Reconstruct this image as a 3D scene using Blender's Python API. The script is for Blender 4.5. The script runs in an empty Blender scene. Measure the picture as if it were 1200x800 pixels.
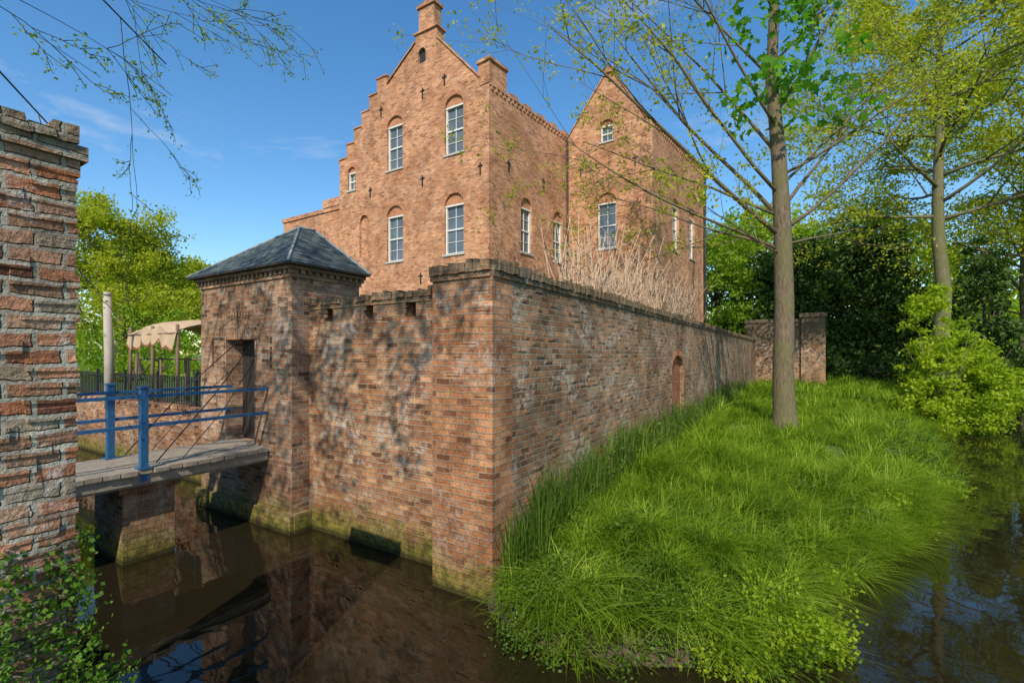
import bpy, math, random
import numpy as np
from mathutils import Vector, Matrix
from mathutils.geometry import tessellate_polygon
random.seed(7); rng=np.random.default_rng(11)
scene=bpy.context.scene
scene.view_settings.view_transform='Standard'
scene.view_settings.look='None'
scene.view_settings.exposure=0
# ------------------------------------------------------------------ castle frame
C0=np.array([-0.234,5.59]); R=np.array([0.530,0.848]); L=np.array([-0.848,0.530])
def P(u,v,z=0.0):
    q=C0+u*R+v*L
    return (q[0],q[1],z)
# ------------------------------------------------------------------ node helpers
class NT:
    def __init__(s,mat):
        s.m=mat; mat.use_nodes=True; s.t=mat.node_tree; s.t.nodes.clear()
    def n(s,typ,**kw):
        nd=s.t.nodes.new(typ)
        for k,v in kw.items(): setattr(nd,k,v)
        return nd
    def l(s,a,b): s.t.links.new(a,b)
    def val(s,x,sock):
        if isinstance(x,(int,float)): sock.default_value=x
        elif isinstance(x,tuple): sock.default_value=x
        else: s.l(x,sock)
    def math(s,op,a,b=0.0,c=None,clamp=False):
        nd=s.t.nodes.new('ShaderNodeMath'); nd.operation=op; nd.use_clamp=clamp
        s.val(a,nd.inputs[0]); s.val(b,nd.inputs[1])
        if c is not None: s.val(c,nd.inputs[2])
        return nd.outputs[0]
    def mix(s,f,a,b,mode='MIX'):
        nd=s.t.nodes.new('ShaderNodeMix'); nd.data_type='RGBA'; nd.blend_type=mode
        s.val(f,nd.inputs[0]); s.val(a,nd.inputs[6]); s.val(b,nd.inputs[7])
        return nd.outputs[2]
    def noise(s,vec,scale,detail=4,rough=0.55,dist=0.0):
        nd=s.t.nodes.new('ShaderNodeTexNoise')
        nd.inputs['Scale'].default_value=scale; nd.inputs['Detail'].default_value=detail
        nd.inputs['Roughness'].default_value=rough; nd.inputs['Distortion'].default_value=dist
        if vec is not None: s.l(vec,nd.inputs['Vector'])
        return nd.outputs['Fac'],nd.outputs['Color']
    def ramp(s,f,stops,interp='LINEAR'):
        nd=s.t.nodes.new('ShaderNodeValToRGB'); cr=nd.color_ramp; cr.interpolation=interp
        while len(cr.elements)<len(stops): cr.elements.new(0.5)
        for e,(p,c) in zip(cr.elements,stops):
            e.position=p; e.color=c if len(c)==4 else (*c,1)
        s.l(f,nd.inputs[0]); return nd.outputs[0]
    def mrange(s,f,a,b,c=0.0,d=1.0):
        nd=s.t.nodes.new('ShaderNodeMapRange'); nd.interpolation_type='SMOOTHSTEP'
        s.l(f,nd.inputs[0])
        for i,x in enumerate((a,b,c,d)): nd.inputs[i+1].default_value=x
        return nd.outputs[0]
    def out(s,sh):
        o=s.t.nodes.new('ShaderNodeOutputMaterial'); s.l(sh,o.inputs[0])
    def pos(s):
        return s.t.nodes.new('ShaderNodeNewGeometry').outputs['Position']
def g(c): return (*c,1.0)
def brick_mat(name,cols,mortar,msize=0.010,effl=0.3,moss=True,dark=0.4,bw=0.225,rh=0.08,topz=None,warp=0.02,bump=1.0,bright=1.0,grain=.75,patch=.7,efc=(.58,.53,.45)):
    m=bpy.data.materials.new(name); t=NT(m)
    cols=[tuple(min(.75,x*bright*k) for x,k in zip(c,(1.03,.96,.88))) for c in cols]; mortar=[x*bright for x in mortar]
    uv=t.n('ShaderNodeUVMap').outputs[0]; pos=t.pos()
    _,nc=t.noise(uv,1.7,2)
    v1=t.n('ShaderNodeVectorMath',operation='MULTIPLY_ADD'); t.l(nc,v1.inputs[0]); v1.inputs[1].default_value=(warp*1.2,warp*2.2,0); t.l(uv,v1.inputs[2])
    _,nc2=t.noise(uv,15,2)
    v2=t.n('ShaderNodeVectorMath',operation='MULTIPLY_ADD'); t.l(nc2,v2.inputs[0]); v2.inputs[1].default_value=(warp*.8,warp*.65,0); t.l(v1.outputs[0],v2.inputs[2])
    b=t.n('ShaderNodeTexBrick'); t.l(v2.outputs[0],b.inputs['Vector'])
    b.inputs['Color1'].default_value=(0,0,0,1); b.inputs['Color2'].default_value=(1,1,1,1); b.inputs['Mortar'].default_value=(.5,.5,.5,1)
    b.inputs['Scale'].default_value=1; b.inputs['Mortar Size'].default_value=msize; b.inputs['Mortar Smooth'].default_value=0.45
    b.inputs['Brick Width'].default_value=bw; b.inputs['Row Height'].default_value=rh; b.inputs['Bias'].default_value=0
    n=len(cols); col=t.ramp(b.outputs['Color'],[(i/(n-1),c) for i,c in enumerate(cols)])
    f1,_=t.noise(pos,34,3,.7); col=t.mix(grain,col,t.ramp(f1,[(.25,(.45,.43,.41)),(.75,(1.4,1.37,1.32))]),'MULTIPLY')
    fm,_=t.noise(pos,3.5,3)
    mort=t.mix(fm,g([x*.5 for x in mortar]),g([x*1.3 for x in mortar]))
    mf=t.math('MULTIPLY',b.outputs['Fac'],t.mrange(fm,.30,.55,.55,1.0))
    col=t.mix(mf,col,mort)
    f2,_=t.noise(pos,.6,5,.72,.8); s=t.mrange(f2,.42,.60)
    col=t.mix(t.math('MULTIPLY',s,dark),col,t.mix(1.0,col,g((.42,.36,.30)),'MULTIPLY'))
    fp,_=t.noise(pos,2.3,5,.74,.3); col=t.mix(patch,col,t.ramp(fp,[(.30,(.45,.43,.40)),(.52,(1.0,1.0,1.0)),(.7,(1.3,1.27,1.2))]),'MULTIPLY')
    if effl>0:
        f3,_=t.noise(pos,1.1,6,.76,.8); f4,_=t.noise(pos,9,4,.72)
        e=t.math('MULTIPLY',t.mrange(f3,.49,.62),t.mrange(f4,.44,.58))
        col=t.mix(t.math('MULTIPLY',e,effl,clamp=True),col,g(efc))
    sx=t.n('ShaderNodeSeparateXYZ'); t.l(pos,sx.inputs[0]); z=sx.outputs['Z']
    if moss:
        f5,_=t.noise(pos,2.6,5,.7)
        zz=t.math('ADD',z,t.math('MULTIPLY',f5,-1.1))
        mk=t.mrange(zz,-.50,.10,1,0)
        col=t.mix(t.math('MULTIPLY',mk,.9),col,t.mix(t.mrange(f4 if effl>0 else f5,.35,.65),g((.07,.08,.015)),g((.28,.26,.045))))
        wet=t.mrange(z,.02,.14,1,0)
        col=t.mix(t.math('MULTIPLY',wet,.8),col,g((.03,.028,.014)))
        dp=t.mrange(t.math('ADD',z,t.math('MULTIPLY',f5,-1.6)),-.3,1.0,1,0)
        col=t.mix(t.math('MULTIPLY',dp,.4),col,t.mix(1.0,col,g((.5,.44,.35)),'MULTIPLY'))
    if topz is not None:
        f6,_=t.noise(pos,2.2,5,.75)
        mk=t.mrange(t.math('ADD',z,t.math('MULTIPLY',f6,.9)),topz+.1,topz+.55)
        col=t.mix(t.math('MULTIPLY',mk,.75),col,t.mix(f1,g((.06,.045,.025)),g((.19,.15,.095))))
    hb=t.math('SUBTRACT',t.math('MULTIPLY',f1,.6),b.outputs['Fac'])
    hb=t.math('ADD',hb,t.math('MULTIPLY',b.outputs['Color'],.45))
    bp=t.n('ShaderNodeBump'); bp.inputs['Strength'].default_value=min(1,.8*bump); bp.inputs['Distance'].default_value=.012*bump; t.l(hb,bp.inputs['Height'])
    p=t.n('ShaderNodeBsdfPrincipled'); t.l(col,p.inputs['Base Color']); p.inputs['Roughness'].default_value=.9; p.inputs['Specular IOR Level'].default_value=.12
    t.l(bp.outputs[0],p.inputs['Normal']); t.out(p.outputs[0]); return m
M={}
M['wall_r']=brick_mat('old_wall_brick_grey',[(.10,.06,.04),(.33,.175,.10),(.20,.14,.095),(.40,.215,.12),(.27,.22,.16),(.15,.095,.065)],(.30,.26,.19),.012,.6,True,.6,topz=3.95,bump=1.5,bright=1.36,rh=.082)  # weathered grey-brown brick with lime bloom and dark mossy top courses
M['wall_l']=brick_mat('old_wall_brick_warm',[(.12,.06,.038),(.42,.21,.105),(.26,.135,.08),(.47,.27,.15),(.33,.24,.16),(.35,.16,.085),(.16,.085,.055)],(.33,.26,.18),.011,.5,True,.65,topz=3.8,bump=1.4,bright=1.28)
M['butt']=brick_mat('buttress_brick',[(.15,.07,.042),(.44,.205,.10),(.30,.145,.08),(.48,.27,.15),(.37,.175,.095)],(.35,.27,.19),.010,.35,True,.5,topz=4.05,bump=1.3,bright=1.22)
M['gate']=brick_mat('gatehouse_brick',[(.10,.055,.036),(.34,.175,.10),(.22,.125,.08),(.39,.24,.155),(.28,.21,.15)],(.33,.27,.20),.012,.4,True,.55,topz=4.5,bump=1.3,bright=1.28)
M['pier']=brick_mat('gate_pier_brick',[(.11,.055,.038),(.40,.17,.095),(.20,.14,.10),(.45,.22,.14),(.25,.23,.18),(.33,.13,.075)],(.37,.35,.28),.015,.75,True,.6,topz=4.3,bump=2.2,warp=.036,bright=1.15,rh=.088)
M['house']=brick_mat('house_brick',[(.24,.10,.058),(.53,.26,.14),(.41,.19,.105),(.58,.32,.185),(.44,.24,.145),(.31,.14,.08)],(.52,.37,.26),.010,.14,False,.42,bump=.9,bright=1.14,patch=.55,grain=.65)
M['house2']=brick_mat('house_brick_infill',[(.42,.18,.10),(.55,.26,.145),(.48,.21,.11)],(.50,.37,.26),.008,0.05,False,.2,bump=.8,bright=1.0,patch=.3)
M['arch']=brick_mat('arch_infill_brick',[(.30,.10,.055),(.42,.17,.09),(.35,.13,.07)],(.30,.22,.16),.010,.1,False,.4,bump=1.2,bright=1.1)
def simple(name,col,rough=.6,var=.25,scale=6,metal=0,spec=.4,bump=.2):
    m=bpy.data.materials.new(name); t=NT(m); pos=t.pos()
    f,_=t.noise(pos,scale,5,.65)
    c=t.mix(f,g([x*(1-var) for x in col]),g([min(1,x*(1+var)) for x in col]))
    p=t.n('ShaderNodeBsdfPrincipled'); t.l(c,p.inputs['Base Color']); p.inputs['Roughness'].default_value=rough; p.inputs['Metallic'].default_value=metal; p.inputs['Specular IOR Level'].default_value=spec
    bp=t.n('ShaderNodeBump'); bp.inputs['Strength'].default_value=bump; bp.inputs['Distance'].default_value=.02; t.l(f,bp.inputs['Height']); t.l(bp.outputs[0],p.inputs['Normal'])
    t.out(p.outputs[0]); return m
M['white']=simple('white_paint',(.66,.66,.62),.5,.12,12)
M['stone']=simple('sill_stone',(.42,.40,.36),.8,.2,9)
M['iron']=simple('dark_iron',(.02,.02,.022),.6,.3,20)
M['blue']=simple('blue_paint',(.020,.095,.21),.5,.45,14,bump=.4)
M['wood']=simple('grey_deck_wood',(.27,.225,.165),.85,.6,9,bump=.7)
M['darkwood']=simple('dark_door_wood',(.03,.022,.016),.7,.4,14)
M['post']=simple('post_wood',(.17,.11,.07),.8,.4,10)
M['palewood']=simple('pale_post_wood',(.40,.34,.27),.85,.3,5)
M['lead']=simple('lead_hip',(.22,.25,.25),.6,.2,8)
M['straw']=simple('dry_twigs',(.48,.34,.22),.9,.3,5)
M['cloth']=simple('awning_cloth',(.46,.32,.20),.9,.3,2.5)
M['clothred']=simple('awning_trim_cloth',(.20,.07,.04),.9,.25,4)
def bark(name,c1,c2,green=.0):
    m=bpy.data.materials.new(name); t=NT(m); pos=t.pos()
    mp=t.n('ShaderNodeMapping'); mp.inputs['Scale'].default_value=(1,1,.22); t.l(pos,mp.inputs['Vector'])
    f,_=t.noise(mp.outputs[0],22,5,.7); c=t.ramp(f,[(.3,c1),(.7,c2)])
    f2,_=t.noise(pos,1.6,4,.6); c=t.mix(t.math('MULTIPLY',t.mrange(f2,.42,.6),green),c,g((.13,.13,.04)))
    bp=t.n('ShaderNodeBump'); bp.inputs['Strength'].default_value=1; bp.inputs['Distance'].default_value=.04; t.l(f,bp.inputs['Height'])
    p=t.n('ShaderNodeBsdfPrincipled'); t.l(c,p.inputs['Base Color']); p.inputs['Roughness'].default_value=.9; t.l(bp.outputs[0],p.inputs['Normal']); t.out(p.outputs[0]); return m
M['bark']=bark('tree_bark',(.06,.042,.025),(.25,.18,.11),.5)
M['barkg']=bark('mossy_bark',(.08,.07,.035),(.22,.20,.10),.7)
M['barkd']=bark('dark_bark',(.03,.025,.018),(.11,.085,.06),.3)
def slate():
    m=bpy.data.materials.new('slate_roof'); t=NT(m); uv=t.n('ShaderNodeUVMap').outputs[0]; pos=t.pos()
    b=t.n('ShaderNodeTexBrick'); t.l(uv,b.inputs['Vector']); b.inputs['Color1'].default_value=(0,0,0,1); b.inputs['Color2'].default_value=(1,1,1,1); b.inputs['Mortar'].default_value=(.5,.5,.5,1)
    b.inputs['Scale'].default_value=1; b.inputs['Mortar Size'].default_value=.007; b.inputs['Brick Width'].default_value=.2; b.inputs['Row Height'].default_value=.13
    c=t.ramp(b.outputs['Color'],[(0,(.03,.042,.042)),(.5,(.06,.078,.078)),(1,(.10,.125,.12))])
    c=t.mix(b.outputs['Fac'],c,g((.010,.012,.012)))
    f,_=t.noise(pos,3,5,.7); c=t.mix(t.math('MULTIPLY',t.mrange(f,.5,.7),.5),c,g((.11,.12,.06)))
    bp=t.n('ShaderNodeBump'); bp.inputs['Distance'].default_value=.02; t.l(t.math('SUBTRACT',b.outputs['Color'],t.math('MULTIPLY',b.outputs['Fac'],2.0)),bp.inputs['Height'])
    p=t.n('ShaderNodeBsdfPrincipled'); t.l(c,p.inputs['Base Color']); p.inputs['Roughness'].default_value=.75; p.inputs['Specular IOR Level'].default_value=.25; t.l(bp.outputs[0],p.inputs['Normal']); t.out(p.outputs[0]); return m
M['slate']=slate()
def glass():
    m=bpy.data.materials.new('window_glass'); t=NT(m); pos=t.pos(); f,_=t.noise(pos,1.3,2)
    c=t.mix(f,g((.03,.04,.045)),g((.16,.19,.20)))
    bp=t.n('ShaderNodeBump'); bp.inputs['Strength'].default_value=.15; bp.inputs['Distance'].default_value=.05; t.l(f,bp.inputs['Height'])
    p=t.n('ShaderNodeBsdfPrincipled'); t.l(c,p.inputs['Base Color']); p.inputs['Roughness'].default_value=.06; p.inputs['Specular IOR Level'].default_value=1.0; t.l(bp.outputs[0],p.inputs['Normal']); t.out(p.outputs[0]); return m
M['glass']=glass()
def leafmat(name,cols,trans=.4,gloss=.02,ns=.9):
    m=bpy.data.materials.new(name); t=NT(m)
    a=t.n('ShaderNodeAttribute',attribute_name='rnd'); f=a.outputs['Fac']
    f2,_=t.noise(t.pos(),ns,2,.6)
    ff=t.math('ADD',t.math('MULTIPLY',f,.65),t.math('MULTIPLY',t.mrange(f2,.3,.7),.35))
    n=len(cols); c=t.ramp(ff,[(i/(n-1),x) for i,x in enumerate(cols)])
    d=t.n('ShaderNodeBsdfDiffuse'); t.l(c,d.inputs[0])
    tr=t.n('ShaderNodeBsdfTranslucent'); t.l(t.mix(1,c,g((1.5,1.6,.8)),'MULTIPLY'),tr.inputs[0])
    ms=t.n('ShaderNodeMixShader'); ms.inputs[0].default_value=trans; t.l(d.outputs[0],ms.inputs[1]); t.l(tr.outputs[0],ms.inputs[2])
    gl=t.n('ShaderNodeBsdfGlossy'); gl.inputs['Roughness'].default_value=.55; gl.inputs[0].default_value=(.6,.75,.5,1)
    m2=t.n('ShaderNodeMixShader'); m2.inputs[0].default_value=gloss; t.l(ms.outputs[0],m2.inputs[1]); t.l(gl.outputs[0],m2.inputs[2])
    t.out(m2.outputs[0]); return m
M['grass']=leafmat('grass_blades',[(.04,.085,.006),(.14,.23,.012),(.25,.37,.022),(.44,.52,.08)],.42,ns=1.6)
M['herb']=leafmat('herb_leaves',[(.035,.07,.010),(.09,.16,.018),(.17,.25,.03)],.4)
M['dry']=leafmat('dry_grass_blades',[(.20,.16,.07),(.36,.29,.14),(.30,.32,.09)],.35)
M['lime']=leafmat('lime_leaves',[(.14,.21,.010),(.28,.38,.015),(.46,.50,.03)],.5)
M['spring']=leafmat('spring_leaves',[(.20,.24,.012),(.34,.37,.02),(.47,.45,.045)],.5)
M['maple']=leafmat('maple_leaves',[(.05,.14,.010),(.09,.25,.015),(.17,.36,.02)],.5)
M['dark']=leafmat('evergreen_leaves',[(.018,.04,.007),(.045,.09,.014),(.10,.16,.025)],.25,.03)
M['mid']=leafmat('green_leaves',[(.09,.155,.01),(.19,.29,.015),(.32,.40,.03)],.45)
M['ivy']=leafmat('ivy_leaves',[(.035,.08,.010),(.08,.17,.015),(.17,.28,.03)],.3,.02)
# ------------------------------------------------------------------ mesh builder
def finish(name,me,mats,loc=None,parent=None,smooth=False):
    for k in mats: me.materials.append(M[k])
    ob=bpy.data.objects.new(name,me); scene.collection.objects.link(ob)
    if parent is not None:
        ob.parent=parent; ob.matrix_parent_inverse=Matrix.Translation(-Vector(parent.location))
    return ob
def empty(name,loc):
    e=bpy.data.objects.new(name,None); e.location=loc; e.empty_display_size=.3; scene.collection.objects.link(e); return e
class Fr:
    def __init__(s,o,d,n): s.o=np.array(o,float); s.d=np.array(d,float); s.n=np.array(n,float)
    def p(s,w,d,z):
        q=s.o+w*s.d+d*s.n; return (q[0],q[1],z)
class MB:
    def __init__(s,mats): s.v=[];s.f=[];s.uv=[];s.mi=[];s.mats=mats
    def face(s,pts,uvs,m=0):
        b=len(s.v); s.v+=list(pts); s.f.append(list(range(b,b+len(pts)))); s.uv+=list(uvs); s.mi.append(m)
    def box(s,fr,w0,w1,d0,d1,z0,z1,m=0,skip='',jit=0):
        j=lambda:(random.uniform(-jit,jit) if jit else 0)
        p={}
        for a,w in enumerate((w0,w1)):
            for b,d in enumerate((d0,d1)):
                for c,z in enumerate((z0,z1)):
                    p[a,b,c]=fr.p(w+j(),d+j(),z+j())
        F={'f':[(0,0,0),(1,0,0),(1,0,1),(0,0,1)],'b':[(1,1,0),(0,1,0),(0,1,1),(1,1,1)],'l':[(0,1,0),(0,0,0),(0,0,1),(0,1,1)],'r':[(1,0,0),(1,1,0),(1,1,1),(1,0,1)],'t':[(0,0,1),(1,0,1),(1,1,1),(0,1,1)],'u':[(0,1,0),(1,1,0),(1,0,0),(0,0,0)]}
        W=(w0,w1);D=(d0,d1);Z=(z0,z1)
        for k,ix in F.items():
            if k in skip: continue
            if k in 'fb': uv=[(W[a],Z[c]) for a,b,c in ix]
            elif k in 'lr': uv=[(D[b]+.03,Z[c]) for a,b,c in ix]
            else: uv=[(W[a],D[b]) for a,b,c in ix]
            s.face([p[i] for i in ix],uv,m)
    def slab(s,fr,outer,holes,d0,thick,m=0,reveal=.2,mr=None,uvo=0):
        mr=m if mr is None else mr
        loops=[outer]+[h for h in holes]
        flat=[q for lp in loops for q in lp]
        tris=tessellate_polygon([[Vector((a,b,0)) for a,b in lp] for lp in loops])
        for tr in tris:
            q=[flat[i] for i in tr]; s.face([fr.p(a,d0,b) for a,b in q],[(a+uvo,b) for a,b in q],m)
        tris=tessellate_polygon([[Vector((a,b,0)) for a,b in outer]])
        for tr in tris:
            q=[outer[i] for i in tr]; s.face([fr.p(a,d0+thick,b) for a,b in q],[(a,b) for a,b in q],m)
        def rim(lp,da,db,mm):
            acc=0
            for i in range(len(lp)):
                a=lp[i]; b=lp[(i+1)%len(lp)]; le=math.hypot(a[0]-b[0],a[1]-b[1])
                s.face([fr.p(a[0],da,a[1]),fr.p(b[0],da,b[1]),fr.p(b[0],db,b[1]),fr.p(a[0],db,a[1])],[(da,acc),(da,acc+le),(db,acc+le),(db,acc)],mm); acc+=le
        rim(outer,d0,d0+thick,m)
        for h in holes: rim(h,d0,d0+reveal,mr)
    def panel(s,fr,lp,d,m=0):
        for tr in tessellate_polygon([[Vector((a,b,0)) for a,b in lp]]):
            q=[lp[i] for i in tr]; s.face([fr.p(a,d,b) for a,b in q],q,m)
    def build(s,name,parent=None,center=True):
        V=np.array(s.v,float)
        loc=Vector((0,0,0))
        if parent is None and center:
            mn=V.min(0);mx=V.max(0); loc=Vector(((mn[0]+mx[0])/2,(mn[1]+mx[1])/2,float(mn[2]))); V=V-np.array(loc)
        me=bpy.data.meshes.new(name); me.from_pydata(V.tolist(),[],s.f)
        ul=me.uv_layers.new(name='UVMap'); ul.data.foreach_set('uv',np.array(s.uv,'f').ravel())
        me.polygons.foreach_set('material_index',s.mi); me.update()
        ob=finish(name,me,s.mats,parent=parent); ob.location=loc; return ob
def arch(wc,wd,z0,z1,zt,n=8):
    h=wd/2; pts=[(wc-h,z0),(wc+h,z0),(wc+h,z1)]
    for i in range(1,n): 
        a=math.pi*i/n; pts.append((wc+h*math.cos(a),z1+(zt-z1)*math.sin(a)))
    pts.append((wc-h,z1)); return pts
# ------------------------------------------------------------------ castle walls
FR=Fr(C0,R,L)
FL=Fr(C0,L,R)
def coping(mb,fr,w0,w1,d0,d1,z,m=0,h=.12,step=.085,wav=.0):
    mb.box(fr,w0,w1,d0+.02,d1-.02,z-.07,z-.003,m)
    mb.box(fr,w0+.01,w1-.01,d0+.03,d1-.03,z-.002,z+h*.5,m)
    w=w0
    while w<w1-.02:
        st=step*random.uniform(.8,1.35)
        if random.random()>.08:
            dz=h*random.uniform(.58,1.15)+wav*(.5+.5*math.sin(w*1.9+2*math.sin(w*.7)))
            mb.box(fr,w,min(w+st-.006,w1),d0-random.uniform(-.02,.03),d1+random.uniform(0,.03),z,z+dz,m,'u',jit=.010)
        w+=st
def proud(mb,fr,n,wr,d,zr,rh,ln=.2,mx=.009):
    for i in range(n):
        w=random.uniform(*wr); z=random.randint(int(zr[0]/rh),int(zr[1]/rh))*rh
        mb.box(fr,w,w+ln*random.choice((.5,1,1)),d-.003-random.random()*mx,d+.02,z+.010,z+rh-.010,0,'b',jit=.004)
cw=empty('castle_moat_wall',P(8,0,0))
mb=MB(['wall_r','arch','barkd'])
hole=arch(9.65,1.5,.6,2.45,2.97)
mb.slab(FR,[(.45,-1),(34.5,-1),(34.5,4.0),(.45,4.0)],[hole],0,.5,0,.14)
mb.panel(FR,hole,.12,1)
coping(mb,FR,.0,34.5,-.045,.55,4.003,0,.12,.085,.035)
for i in range(15):
    a=math.pi*(i+.5)/15
    wc=9.65+.83*math.cos(a); zc=2.45+.62*math.sin(a)
    mb.box(FR,wc-.045,wc+.045,-.012,.03,zc-.07,zc+.07,1,'b',jit=.008)
proud(mb,FR,260,(.5,8.5),0,(.7,3.9),.082,.2,.012)
mb.build('long_wall',cw)
mb=MB(['butt'])
mb.box(FL,0,.94,0,.45,-1,4.0,0,'b')
coping(mb,FL,.02,.96,-.045,.5,4.0035,0,.15)
proud(mb,FL,34,(0,.72),0,(.3,3.8),.08)
mb.build('corner_buttress',cw)
mb=MB(['wall_l'])
nt=[]
for wc in (1.75,2.65,3.62):
    nt.append([(wc-.11,3.55),(wc+.11,3.55),(wc+.11,3.78),(wc-.11,3.78)])
mb.slab(FL,[(.48,-1),(4.14,-1),(4.14,3.83),(.48,3.83)],nt,.43,.5,0,.35)
for h in nt: mb.panel(FL,h,.43+.34,0)
coping(mb,FL,.96,4.13,.39,.98,3.833,0,.12)
proud(mb,FL,120,(.95,3.9),.43,(.3,3.7),.08,.2,.012)
mb.build('short_wall',cw)
mb=MB(['wall_l'])
mb.box(FL,7.2,46,.8,1.2,-1,1.66,0)
coping(mb,FL,7.2,46,.76,1.24,1.663,0,.07,.2)
mb.build('low_retaining_wall')
mb=MB(['iron'])
w=7.3
while w<30:
    mb.box(FL,w,w+.022,.99,1.012,1.73,2.45,0); w+=.13
mb.box(FL,7.25,30,.985,1.015,2.36,2.39,0); mb.box(FL,7.25,30,.985,1.015,1.82,1.85,0)
w=7.3
while w<30: mb.box(FL,w-.02,w+.04,.97,1.03,1.73,2.55,0); w+=2.1
mb.build('iron_fence')
ew=MB(['wall_r'])
FE=Fr(np.array(P(34.5,0)[:2]),-L,R)
ew.box(FE,-.6,2.9,0,.5,-.5,5.3,0); ew.box(FE,-.7,2.9,-.08,.58,5.3,5.55,0)
ew.box(FE,2.9,4.35,-.25,.9,-.5,5.6,0); ew.box(FE,2.8,4.45,-.35,1.0,5.6,5.9,0)
ew.build('end_return_wall')
# ------------------------------------------------------------------ gatehouse
gh=empty('gatehouse',P(.8,5.65,0))
mb=MB(['gate','darkwood','stone','iron'])
door=[(5.26,1.36),(6.24,1.36),(6.24,3.27),(5.26,3.27)]
slits=[[(4.72,2.75),(4.78,2.75),(4.78,3.3),(4.72,3.3)],[(6.7,2.75),(6.76,2.75),(6.76,3.3),(6.7,3.3)]]
mb.slab(FL,[(4.14,-1),(7.2,-1),(7.2,4.3),(4.14,4.3)],[door]+slits,.1,.4,0,.36)
for s_ in slits: mb.panel(FL,s_,.3,3)
mb.box(FL,4.14,4.5,.5,1.5,-1,4.3,0,'f'); mb.box(FL,6.84,7.2,.5,1.5,-1,4.3,0,'f'); mb.box(FL,4.5,6.84,1.2,1.5,-1,4.3,0)
mb.box(FL,5.2,6.3,.44,.5,1.3,3.35,1)
for k in range(7): mb.box(FL,5.27+k*.14,5.27+k*.14+.128,.415,.44,1.38,3.25,1)
mb.box(FL,5.15,6.35,-.02,.46,1.28,1.358,2)
for i in range(17):
    w=5.1+i*.078; mb.box(FL,w,w+.066,.085,.12,3.28,3.50,0,'b',jit=.004)
for i in range(19):
    a=math.pi*(.14+.72*i/18); wc=5.75+.78*math.cos(a); zc=3.32+.42*math.sin(a)
    mb.box(FL,wc-.03,wc+.03,.082,.12,zc-.06,zc+.06,0,'b',jit=.006)
proud(mb,FL,26,(4.15,5.0),.1,(.5,4.1),.08); proud(mb,FL,26,(6.3,6.95),.1,(.5,4.1),.08)
mb.box(FL,4.08,7.26,.03,.1,-1,.32,0,'b'); mb.box(FL,4.06,4.14,.1,.43,-1,.32,0)
mb.box(FL,4.11,7.23,.07,1.53,4.3,4.365,0); mb.box(FL,4.05,7.29,.01,1.59,4.43,4.49,0)
w=4.08
while w<7.25:
    mb.box(FL,w,w+.07,.04,.12,4.366,4.429,0); w+=.14
dd=.1
while dd<1.55:
    mb.box(FL,4.08,4.2,dd,dd+.07,4.366,4.429,0); dd+=.14
mb.box(FL,4.14,7.2,.1,1.5,4.366,4.429,0)
mb.build('brick_tower',gh)
mb=MB(['slate','lead','darkwood'])
e=[(3.96,-.08),(7.38,-.08),(7.38,1.62),(3.96,1.62)]; ze=4.53; za=5.6; ap=(5.65,1.25); ab=(5.65,1.62)
def rp(q,z): return FL.p(q[0],q[1],z)
def roofface(pts):
    a=Vector(pts[0]);b=Vector(pts[1]); ux=(b-a).normalized(); nrm=ux.cross(Vector(pts[2])-a).normalized(); uy=nrm.cross(ux)
    mb.face(pts,[((Vector(q)-a).dot(ux),(Vector(q)-a).dot(uy)) for q in pts],0)
roofface([rp(e[0],ze),rp(e[1],ze),rp(ap,za)])
roofface([rp(e[3],ze),rp(e[0],ze),rp(ap,za),rp(ab,za)])
roofface([rp(e[1],ze),rp(e[2],ze),rp(ab,za),rp(ap,za)])
roofface([rp(e[2],ze),rp(e[3],ze),rp(ab,za)])
mb.box(FL,3.96,7.38,-.08,1.62,4.493,4.528,2)
mb.build('slate_roof',gh)
# ------------------------------------------------------------------ tubes
class TB:
    def __init__(s): s.V=[];s.F=[];s.n=0
    def tube(s,pts,rad,sides=6):
        pts=np.array(pts,float); n=len(pts)
        if n<2: return
        T=np.gradient(pts,axis=0); T/=np.linalg.norm(T,axis=1)[:,None]+1e-9
        ref=np.array([0,0,1.]) if abs(T[0][2])<.9 else np.array([1.,0,0])
        A=np.cross(T,ref); A/=np.linalg.norm(A,axis=1)[:,None]+1e-9; B=np.cross(T,A)
        an=np.arange(sides)*2*math.pi/sides
        ring=pts[:,None,:]+np.array(rad)[:,None,None]*(np.cos(an)[None,:,None]*A[:,None,:]+np.sin(an)[None,:,None]*B[:,None,:])
        s.V.append(ring.reshape(-1,3)); b=s.n
        for i in range(n-1):
            for j in range(sides):
                k=(j+1)%sides; s.F.append((b+i*sides+j,b+i*sides+k,b+(i+1)*sides+k,b+(i+1)*sides+j))
        s.F.append(tuple(b+j for j in range(sides))[::-1]); s.F.append(tuple(b+(n-1)*sides+j for j in range(sides)))
        s.n+=n*sides
    def build(s,name,mat,parent=None,smooth=True):
        me=bpy.data.meshes.new(name); V=np.concatenate(s.V); loc=(0,0,0)
        if parent is None:
            loc=((V[:,0].min()+V[:,0].max())/2,(V[:,1].min()+V[:,1].max())/2,V[:,2].min()); V=V-np.array(loc)
        me.from_pydata(V.tolist(),[],s.F)
        me.polygons.foreach_set('use_smooth',[smooth]*len(me.polygons)); me.update()
        ob=finish(name,me,[mat],parent=parent); ob.location=loc; return ob
tb=TB()
for q in (e[0],e[1],e[2],e[3]):
    tgt=ap if q in (e[0],e[1]) else ab
    tb.tube([rp(q,ze+.01),rp(tgt,za+.01)],[.025,.025],6)
tb.tube([rp(ap,za+.01),rp(ab,za+.01)],[.03,.03],6)
tb.build('lead_hips','lead',gh)
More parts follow.
